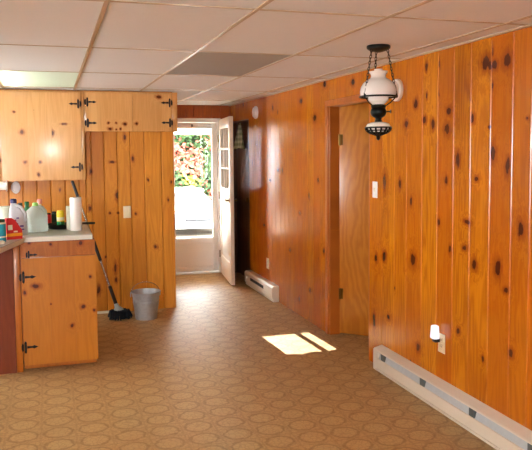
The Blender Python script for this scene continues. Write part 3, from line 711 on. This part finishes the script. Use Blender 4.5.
# ================================================================== MOP AND BUCKET
foot = Vector((.565, 6.38, .075)); tip = Vector((.19, 6.645, 1.29)); dv = (tip-foot); Lm = dv.length; dv.normalize()
t = thing('twist_mop', 'mop with steel and black handle leaning on the planks beside the bucket', 'mop', (.57, 6.37, 0))
bm = BM(); tube(bm, [foot+dv*.02, foot+dv*(Lm-.12)], .0105, 12); obj('handle', bm, 'steel', t)
for a, b_, r in ((.06, .25, .017), (.50, .70, .0155), (Lm-.16, Lm, .014)):
    bm = BM(); lathe(bm, foot+dv*a, [(0, 0), (r*.9, 0), (r, .01), (r, b_-a-.01), (r*.85, b_-a), (0, b_-a)], 14, ax=dv); obj('grip', bm, 'rubber', t)
bm = BM(); lathe(bm, foot-dv*.005, [(0, 0), (.05, 0), (.046, .02), (.022, .05), (.018, .08), (0, .08)], 20, ax=dv); obj('socket', bm, 'mopclip', t)
bm = BM(); rnd = random.Random(3)
for k in range(110):
    a = rnd.uniform(0, 2*PI); r1 = rnd.uniform(.05, .115); p0 = foot+Vector((math.cos(a)*.03, math.sin(a)*.03, .012))
    q = Vector((.575+math.cos(a)*r1, 6.37+math.sin(a)*r1*.85, .008+rnd.uniform(0, .012)))
    m1 = (p0+q)/2+Vector((math.cos(a)*.02, math.sin(a)*.02, .02+rnd.uniform(0, .015)))
    tube(bm, [p0, m1, q+Vector((0, 0, .012)), q], .0062, 5)
o = obj('mop_strands', bm, 'mop', t); o['kind'] = 'stuff'

c = Vector((.815, 6.33, 0))
t = thing('bucket', 'galvanised steel pail standing on the floor beside the mop', 'bucket', tuple(c))
bm = BM()
prof = [(0, .012), (.094, .012), (.094, 0), (.098, 0), (.100, .012), (.118, .15), (.1205, .152), (.1205, .160), (.118, .162), (.120, .178), (.1225, .180), (.1225, .188), (.120, .19), (.131, .245), (.136, .247), (.139, .252), (.136, .257), (.131, .256), (.128, .245), (.096, .018), (0, .018)]
lathe(bm, c, prof, 44); obj('pail', bm, 'galv', t)
bm = BM(); pts = [c+Vector((-.134*math.cos(a), .03+.02*math.sin(a), .235+.1*math.sin(a))) for a in [PI*i/18 for i in range(19)]]
tube(bm, pts, .0028, 6); obj('bail', bm, 'steel', t)
for s in (-1, 1):
    bm = BM(); box(bm, c+Vector((s*.128-.006, .012, .205)), c+Vector((s*.128+.012*s, .048, .245)), .003); obj('ear', bm, 'galv', t)

# ================================================================== HEATERS, DETECTORS, CLOTH ON THE RIGHT WALL
def heater_long():
    y0, y1 = 2.30, 4.275; x = XW-.0005; d = .066
    t = thing('baseboard_heater', 'long cream baseboard heater under the near pine wall', 'heater', (x, (y0+y1)/2, .02), 'cream baseboard heaters')
    P = [(x, .025), (x-.012, .025), (x-.012, .16), (x-d+.012, .178), (x-d, .172), (x-d, .150), (x-d+.004, .150), (x-d+.004, .168), (x-d+.012, .172), (x-.004, .186), (x, .186)]
    # side profile swept along the wall: back plate, hood, front panel, foot
    b = BM(); prism(b, [(x, .012), (x, .168), (x-.004, .168), (x-.004, .012)], 'y', y0, y1); obj('back_plate', b, 'heater', t, smooth=False)
    b = BM(); prism(b, [(x-.004, .168), (x, .168), (x, .172), (x-d+.006, .155), (x-d, .151), (x-d, .144), (x-d+.004, .144), (x-d+.004, .149), (x-d+.008, .151)], 'y', y0, y1); obj('hood', b, 'heater', t, smooth=False)
    b = BM(); prism(b, [(x-d, .037), (x-d, .094), (x-d+.012, .098), (x-d+.012, .095), (x-d+.004, .091), (x-d+.004, .037)], 'y', y0+.04, y1-.04); obj('front_panel', b, 'heater', t, smooth=False)
    b = BM(); prism(b, [(x-d+.018, .004), (x-d+.006, .004), (x-d+.006, .018), (x-d+.014, .018), (x-d+.014, .036), (x-.004, .036), (x-.004, .032), (x-d+.018, .032)], 'y', y0+.02, y1-.02); obj('foot_rail', b, 'heater', t, smooth=False)
    for a, e in ((y0, y0+.12), (y1-.12, y1)):
        b = BM(); prism(b, [(x-.001, .008), (x-.001, .173), (x-d+.006, .158), (x-d-.002, .15), (x-d-.002, .008)], 'y', a if a == y0 else a+.06, e-.06 if a == y0 else e); obj('end_cap', b, 'heater', t, smooth=False)
    b = BM(); box(b, (x-.045, y0+.05, .055), (x-.012, y1-.05, .115)); fin = obj('fin_pack', b, 'heater_dark', t, smooth=False)
    b = BM(); prism(b, [(x-d+.006, .096), (x-d+.009, .096), (x-d+.022, .142), (x-d+.019, .142)], 'y', y0+.07, y1-.07); obj('louvre', b, 'fin', t, smooth=False)
    for yy in (4.14, 3.62, 3.10, 2.62):
        b = BM(); box(b, (x-d+.001, yy-.025, .098), (x-d+.02, yy+.025, .141), .001); obj('bracket', b, 'heater_dark', t, smooth=False)
heater_long()
def heater_short():
    y0, y1 = 6.56, 7.60; x = XW-.0005; d = .075; hgt = .165
    t = thing('baseboard_heater', 'short cream baseboard heater with dark grille beside the entry', 'heater', (x, (y0+y1)/2, .0), 'cream baseboard heaters')
    b = BM(); prism(b, [(x, .0), (x, hgt), (x-d+.02, hgt), (x-d, hgt-.02), (x-d, .035), (x-d+.015, .03), (x-d+.015, 0)], 'y', y0, y1); bod = obj('casing', b, 'heater', t, smooth=False)
    b = BM(); box(b, (x-d-.002, 6.86, .085), (x-d+.01, 7.36, .118), .001); g = obj('grille', b, 'dark', t, smooth=False)
    for k in range(10):
        b = BM(); yy = 6.885+k*.05; box(b, (x-d-.004, yy-.004, .086), (x-d-.001, yy+.004, .117)); obj('slat', b, 'heater_dark', sub(g), smooth=False)
    b = BM(); box(b, (x-d-.003, y0+.01, .04), (x-d, y1-.01, .052), .001); obj('lower_lip', b, 'heater', t, smooth=False)
    b = BM(); lathe(b, (x-d, 7.47, .1), [(0, 0), (.016, 0), (.016, .004), (.012, .016), (0, .017)], 16, ax=(-1, 0, 0)); obj('knob', b, 'heater', t)
heater_short()
def disc(label, y, z, r, depth, name='smoke_detector'):
    x = XW-.0005; t = thing(name, label, 'smoke detector', (x, y, z), 'white smoke detectors')
    b = BM(); lathe(b, (x, y, z), [(0, 0), (r, 0), (r, depth*.45), (r*.93, depth*.6), (r*.82, depth*.62), (r*.76, depth), (r*.4, depth*1.06), (0, depth*1.08)], 36, ax=(-1, 0, 0)); obj('housing', b, 'whiteplastic', t)
    b = BM(); lathe(b, (x-depth*1.05, y+r*.3, z-r*.3), [(0, 0), (.006, 0), (.005, .003), (0, .0035)], 12, ax=(-1, 0, 0)); obj('button', b, 'ivory', t)
disc('white smoke detector high on the far wall near the entry', 7.30, 1.985, .07, .035)
disc('round white smoke detector on the near wall behind the hanging lamp', 4.06, 1.945, .073, .04)
# plaid cloth on a hook
t = thing('hanging_cloth', 'grey-green plaid cloth hanging at the top of the brown closet door', 'cloth', (XW+.04, 8.06, 1.6))
bm = BM(); nu, nv = 18, 14; V = []
for j in range(nv+1):
    f = j/nv; wd = .05+.17*f**.8; z = 1.90-f*.30
    for i in range(nu+1):
        u = i/nu*2-1; V.append(bm.verts.new((XW+.012+.016*math.sin(u*9+f*2)*(.3+f), 8.05+u*wd+.03*f, z-.02*abs(u)*f)))
for j in range(nv):
    for i in range(nu):
        a = j*(nu+1)+i; bm.faces.new((V[a], V[a+1], V[a+nu+2], V[a+nu+1]))
bmesh.ops.solidify(bm, geom=bm.faces[:], thickness=.006)
obj('fabric', bm, 'plaid', t)
bm = BM(); tube(bm, [(XW+.05, 8.05, 1.885), (XW+.01, 8.05, 1.88), (XW-.004, 8.05, 1.892), (XW-.002, 8.05, 1.905)], .004, 8); obj('hook', bm, 'brass', t)

# ================================================================== HANGING LAMP
LX, LY = 1.785, 3.512
t = thing('hanging_lamp', 'antique hanging oil-style lamp with white glass shade on three chains', 'lamp', (LX, LY, CE-.006))
bm = BM(); lathe(bm, (LX, LY, CE-.001), [(0, 0), (.064, 0), (.067, -.005), (.066, -.016), (.052, -.026), (.026, -.034), (.01, -.038), (0, -.038)], 36); obj('ceiling_plate', bm, 'lamp_metal', t)
def chain(a, b):
    a, b = Vector(a), Vector(b); n = max(3, int((b-a).length/.017)); bmx = BM(); d = (b-a)/n; dd = d.normalized()
    s = dd.orthogonal().normalized(); w = dd.cross(s)
    for k in range(n):
        c = a+d*(k+.5); q = s if k % 2 else w
        pts = [c+dd*(math.cos(2*PI*i/10)*.0125)+q*(math.sin(2*PI*i/10)*.0058) for i in range(10)]
        tube(bmx, pts, .0019, 5, True)
    obj('chain', bmx, 'lamp_metal', t)
ring_z = 1.852; RR = .105
A0 = [math.radians(a) for a in (197, 317, 77)]
for a in A0: chain((LX+.052*math.cos(a), LY+.052*math.sin(a), CE-.024), (LX+(RR-.002)*math.cos(a), LY+(RR-.002)*math.sin(a), ring_z+.008))
for a in A0:
    bm = BM(); p = Vector((LX+RR*math.cos(a), LY+RR*math.sin(a), ring_z)); lathe(bm, p, [(0, -.012), (.006, -.008), (.0075, 0), (.005, .008), (.002, .014), (0, .015)], 10); obj('chain_lug', bm, 'lamp_metal', t)
bm = BM(); tube(bm, [(LX+RR*math.cos(2*PI*i/48), LY+RR*math.sin(2*PI*i/48), ring_z) for i in range(48)], .0052, 8, True)
for a in A0: tube(bm, [(LX+RR*math.cos(a), LY+RR*math.sin(a), ring_z-.002), (LX+.07*math.cos(a), LY+.065*math.sin(a), ring_z-.036), (LX+.03*math.cos(a), LY+.03*math.sin(a), ring_z-.06)], .0035, 6)
obj('shade_ring', bm, 'lamp_metal', t)
# white glass shade: dome, waist, flared top rim
out = [(.113, 0), (.117, .010), (.118, .028), (.112, .052), (.098, .074), (.078, .090), (.056, .100), (.050, .106), (.047, .116), (.050, .126), (.060, .137), (.061, .142)]
out = [(r*.88, h*.97) for r, h in out]
prof = [(r, h) for r, h in out]+[(r-.0035, h-.001) for r, h in out[::-1]]
prof.append(prof[0])
bm = BM(); lathe(bm, (LX, LY, ring_z+.004), prof, 48, cap=False); obj('lamp_shade', bm, 'milk', t)
# glass chimney below and above the ring
ch = [(.026, -.05), (.036, -.040), (.056, -.022), (.058, -.008), (.05, .02), (.034, .06), (.026, .11), (.024, .155)]
bm = BM(); lathe(bm, (LX, LY, ring_z), ch+[(r-.003, h) for r, h in ch[::-1]]+[ch[0]], 32, cap=False); obj('chimney', bm, 'milk', t)
bm = BM()
z0 = ring_z-.055
lathe(bm, (LX, LY, z0), [(0, .012), (.03, .012), (.041, .008), (.043, -.004), (.038, -.01), (.044, -.02), (.046, -.036), (.040, -.05), (.030, -.058), (.018, -.064), (.016, -.074), (.022, -.08), (.018, -.088), (.012, -.09), (0, -.09)], 32); obj('burner', bm, 'lamp_metal', t)
bm = BM(); tube(bm, [(LX+.03, LY-.01, z0-.03), (LX+.068, LY-.02, z0-.028)], .003, 6); lathe(bm, (LX+.066, LY-.0195, z0-.028), [(0, 0), (.011, 0), (.011, .004), (0, .004)], 14, ax=(.95, -.3, 0)); obj('wick_key', bm, 'lamp_metal', t)
z1 = z0-.088
bm = BM(); lathe(bm, (LX, LY, z1), [(0, .002), (.018, .002), (.042, -.002), (.062, -.010), (.0695, -.024), (.068, -.034), (.058, -.048), (.04, -.06), (.018, -.066), (0, -.067)], 40); obj('font', bm, 'milk', t)
# pierced metal basket round the font
bm = BM(); zb = z1-.033; n = 14
def ringpts(r, z, m=48): return [(LX+r*math.cos(2*PI*i/m), LY+r*math.sin(2*PI*i/m), z) for i in range(m)]
tube(bm, ringpts(.0725, zb+.002), .005, 6, True); tube(bm, ringpts(.0655, zb-.014), .0035, 6, True); tube(bm, ringpts(.05, zb-.027), .004, 6, True)
for i in range(n):
    a = 2*PI*i/n; cs, sn = math.cos(a), math.sin(a)
    tube(bm, [(LX+.0725*cs, LY+.0725*sn, zb+.002), (LX+.0655*cs, LY+.0655*sn, zb-.014), (LX+.05*cs, LY+.05*sn, zb-.027), (LX+.018*cs, LY+.018*sn, zb-.038)], .0055, 6)
lathe(bm, (LX, LY, zb-.038), [(0, .008), (.03, .008), (.024, -.002), (.011, -.009), (.009, -.014), (.012, -.019), (.007, -.028), (0, -.034)], 24)
obj('basket', bm, 'lamp_metal', t)

# ================================================================== CEILING FIXTURE
x0, x1, y0, y1 = troffer
t = thing('fluorescent_fixture', 'recessed fluorescent ceiling fixture with a lit lens above the wall cupboards', 'ceiling light', ((x0+x1)/2, (y0+y1)/2, CE))
bm = BM(); zt = CE+.115
box(bm, (x0+.002, y0+.002, zt), (x1-.002, y1-.002, zt+.006)); box(bm, (x0+.002, y0+.002, CE+.004), (x0+.006, y1-.002, zt)); box(bm, (x1-.006, y0+.002, CE+.004), (x1-.002, y1-.002, zt))
box(bm, (x0+.006, y0+.002, CE+.004), (x1-.006, y0+.006, zt)); box(bm, (x0+.006, y1-.006, CE+.004), (x1-.006, y1-.002, zt)); obj('housing', bm, 'whitebox', t, smooth=False)
bm = BM(); box(bm, (x0+.008, y0+.008, CE+.001), (x1-.008, y1-.008, CE+.004)); obj('diffuser', bm, 'lens', t, smooth=False)
for xx in (x0+.10,):
    bm = BM(); lathe(bm, (xx, y0+.03, CE+.03), [(0, 0), (.016, 0), (.016, y1-y0-.06), (0, y1-y0-.06)], 14, ax=(0, 1, 0)); obj('tube', bm, 'tube', t)

# ================================================================== OUTDOORS
G = -.50
bm = BM(); box(bm, (-14, 8.7, G-.2), (22, 40, G)); struct('ground', bm, 'ground', 'dark driveway outside the door', 'ground')
bm = BM(); box(bm, (.2, 8.6, G), (3.4, 10.7, -.06)); struct('porch', bm, 'slab', 'concrete porch outside the storm door', 'porch')
# awning with scalloped valance
t = thing('awning', 'white scalloped awning over the porch outside the storm door', 'awning', (1.8, 8.62, 2.2))
bm = BM(); n = 18; X0, X1 = .1, 3.7; w = (X1-X0)/n
for k in range(n):
    a, b = X0+k*w, X0+(k+1)*w
    vs = [bm.verts.new(p) for p in ((a, 8.6, 2.30), (b, 8.6, 2.30), (b, 10.4, 1.99), (a, 10.4, 1.99))]; bm.faces.new(vs).material_index = k % 2
bmesh.ops.solidify(bm, geom=bm.faces[:], thickness=.004); obj('canopy', bm, ['awning', 'awning2'], t, smooth=False)
for k in range(n):
    a = X0+k*w; bm = BM(); pts = [(a, 1.99)]+[(a+w/2-w/2*math.cos(PI*i/8), 1.832-.014*math.sin(PI*i/8)) for i in range(9)]+[(a+w, 1.99)]
    prism(bm, pts, 'y', 10.398, 10.403); obj('scallop', bm, 'awning' if k % 2 == 0 else 'awning2', t, smooth=False)
t = thing('awning_post', 'slim white post carrying the awning', 'post', (1.70, 10.37, -.06))
bm = BM(); box(bm, (1.675, 10.345, -.06), (1.725, 10.395, 1.985), .004); obj('shaft', bm, 'trunk', t)
bm = BM(); box(bm, (1.65, 10.32, -.06), (1.75, 10.42, -.02), .004); obj('foot_plate', bm, 'trunk', t)
# car, nose towards the house
cx, cy, CS = 3.38, 16.2, .88
t = thing('car', 'white car parked nose-on outside the storm door', 'car', (cx, cy+2, G))
def sec(y, hw, z0, z1, p=5, n=28):
    o = []
    for i in range(n):
        a = 2*PI*i/n; c_, s_ = math.cos(a), math.sin(a)
        o.append((cx+math.copysign(abs(c_)**(2/p), c_)*hw, cy+y, G+CS*((z0+z1)/2+math.copysign(abs(s_)**(2/p), s_)*(z1-z0)/2)))
    return o
bm = BM(); loft(bm, [sec(y, hw, a, b) for y, hw, a, b in ((0, .62, .30, .55), (.05, .76, .22, .62), (.25, .83, .20, .68), (.9, .86, .2, .76), (1.3, .87, .2, .80), (2.2, .88, .2, .82), (3.3, .87, .2, .84), (4.0, .84, .24, .84), (4.3, .76, .3, .76), (4.35, .6, .36, .66))]); obj('body', bm, 'carpaint', t)
bm = BM(); loft(bm, [sec(y, hw, .7, b, 4) for y, hw, b in ((1.25, .74, .78), (1.7, .70, 1.0), (2.05, .64, 1.17), (3.0, .63, 1.18), (3.5, .66, 1.03), (3.95, .7, .8))]); obj('windows', bm, 'carglass', t)
bm = BM(); loft(bm, [sec(y, hw, b-.05, b+.012, 3) for y, hw, b in ((1.98, .60, 1.16), (2.1, .62, 1.19), (3.0, .61, 1.2), (3.15, .58, 1.16))]); obj('roof', bm, 'carpaint', t)
for sx in (-1, 1):
    for yy in (.75, 3.45):
        bm = BM(); lathe(bm, (cx+sx*.68, cy+yy, G+.30), [(0, 0), (.17, 0), (.18, .01), (.28, 0), (.30, .03), (.30, .17), (.28, .19), (0, .19)], 28, ax=(sx, 0, 0)); obj('wheel', bm, 'tyre', t)
    bm = BM(); loft(bm, [rrect(0, 0, 0, .15, .06, 3, 20), rrect(0, 0, .06, .14, .055, 3, 20)])
    for v in bm.verts: v.co = Vector((cx+sx*.55+v.co.x, cy+.09-v.co.z, G+.49+v.co.y))
    obj('headlight', bm, 'lens_car', t)
    bm = BM(); loft(bm, [rrect(cx+sx*.90, cy+1.45, G+.76+z, a*.10, a*.05, 3, 16) for z, a in ((-.05, .7), (0, 1), (.06, .8))]); obj('mirror', bm, 'carpaint', t)
bm = BM(); box(bm, (cx-.32, cy-.012, G+.37), (cx+.32, cy+.05, G+.45), .01); obj('grille', bm, 'grille', t)
bm = BM(); box(bm, (cx-.74, cy+.0, G+.21), (cx+.74, cy+.1, G+.28), .02); obj('bumper', bm, 'carpaint', t)
# hedge
t = thing('hedge', 'tall flowering hedge with green, salmon and yellow leaves behind the car', 'hedge', (3.5, 22.2, G))
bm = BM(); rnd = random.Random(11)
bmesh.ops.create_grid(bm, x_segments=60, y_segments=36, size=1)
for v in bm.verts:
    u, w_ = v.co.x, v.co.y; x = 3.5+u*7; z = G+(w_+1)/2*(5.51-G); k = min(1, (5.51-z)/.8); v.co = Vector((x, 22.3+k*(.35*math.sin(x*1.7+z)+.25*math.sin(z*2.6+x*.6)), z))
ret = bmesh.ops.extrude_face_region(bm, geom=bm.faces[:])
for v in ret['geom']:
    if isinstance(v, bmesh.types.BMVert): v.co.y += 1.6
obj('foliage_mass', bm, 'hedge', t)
bm = BM()
def blob(x, z, seed):
    return .5+.5*math.sin(x*2.3+seed)*math.cos(z*2.9+seed*1.7+x*.8)
for k in range(11000):
    x = rnd.uniform(1.0, 7.5); z = rnd.uniform(G, 4.5); y = 22.3+.35*math.sin(x*1.7+z)+.25*math.sin(z*2.6+x*.6)-rnd.uniform(.02, .55)
    s = rnd.uniform(.05, .11); a = rnd.uniform(0, 2*PI); tl = rnd.uniform(-.9, .9)
    ex = Vector((math.cos(a), math.sin(a)*.5, math.sin(tl))).normalized(); n_ = Vector((rnd.uniform(-.6, .6), -1, rnd.uniform(-.3, .8))); ey = n_.cross(ex).normalized()
    c = Vector((x, y, z)); q = [bm.verts.new(c+p) for p in (-ex*s, ey*s*.5-ex*s*.1, ex*s, -ey*s*.5-ex*s*.1)]
    f = bm.faces.new(q); b1 = blob(x, z, 1.3); b2 = blob(x, z, 4.1); r_ = rnd.random()
    f.material_index = 2 if b1 > .58 and r_ < .8 or r_ > .9 else (1 if b2 > .85 and r_ < .7 else 0)
o = obj('leaves', bm, ['leaf', 'leaf_y', 'leaf_p'], t, smooth=False); o['kind'] = 'stuff'

# ================================================================== LIGHT
w = bpy.data.worlds.new('World'); bpy.context.scene.world = w; w.use_nodes = True
bgn = w.node_tree.nodes['Background']; bgn.inputs[0].default_value = (.86, .93, 1, 1); bgn.inputs[1].default_value = 42.0
def lamp(name, kind, loc, direction, energy, color=(1, 1, 1), **kw):
    l = bpy.data.lights.new(name, kind); l.energy = energy; l.color = color
    for k, v in kw.items(): setattr(l, k, v)
    o = bpy.data.objects.new(name, l); C.objects.link(o); o.location = loc
    o.rotation_euler = Vector(direction).to_track_quat('-Z', 'Y').to_euler(); return o
lamp('sun', 'SUN', (1, 20, 8), (.052, -1, -.325), 40, (1, .95, .85), angle=.0008)
lamp('added_rear_fill', 'AREA', (-1.775, -1.75, 1.35), (.4, 1, .42), 76, (1, .97, .92), shape='RECTANGLE', size=1.25, size_y=1.2)  # added fill lamp outside the unseen rear window
lamp('added_kitchen_fill', 'AREA', (-2.75, 5.35, 1.52), (1, 0, .2), 50, (1, .97, .92), shape='RECTANGLE', size=1.1, size_y=.78)  # added fill lamp for the far wall, outside the invented side window
lamp('camera_flash', 'AREA', (.03, .02, 1.62), (.26, .95, -.06), 14, (1, .97, .93), shape='RECTANGLE', size=.05, size_y=.035)

# ================================================================== CAMERA
cam = bpy.data.cameras.new('camera'); co = bpy.data.objects.new('camera', cam); C.objects.link(co)
R = Vector((0.953191, -0.30224, -0.008868)); U = Vector((0.030393, 0.066591, 0.997317)); F = Vector((0.300838, 0.950903, -0.07266))
mt = Matrix((R, U, -F)).transposed().to_4x4(); mt.translation = Vector((0, 0, 1.546)); co.matrix_world = mt
cam.sensor_fit = 'HORIZONTAL'; cam.sensor_width = 36; cam.lens = 679.42/532*36; cam.shift_y = (201.37-225)/532; cam.clip_start = .02
sc = bpy.context.scene; sc.camera = co
vs = sc.view_settings; vs.view_transform = 'Standard'; vs.look = 'None'; vs.gamma = 1; vs.use_curve_mapping = False; vs.exposure = 0
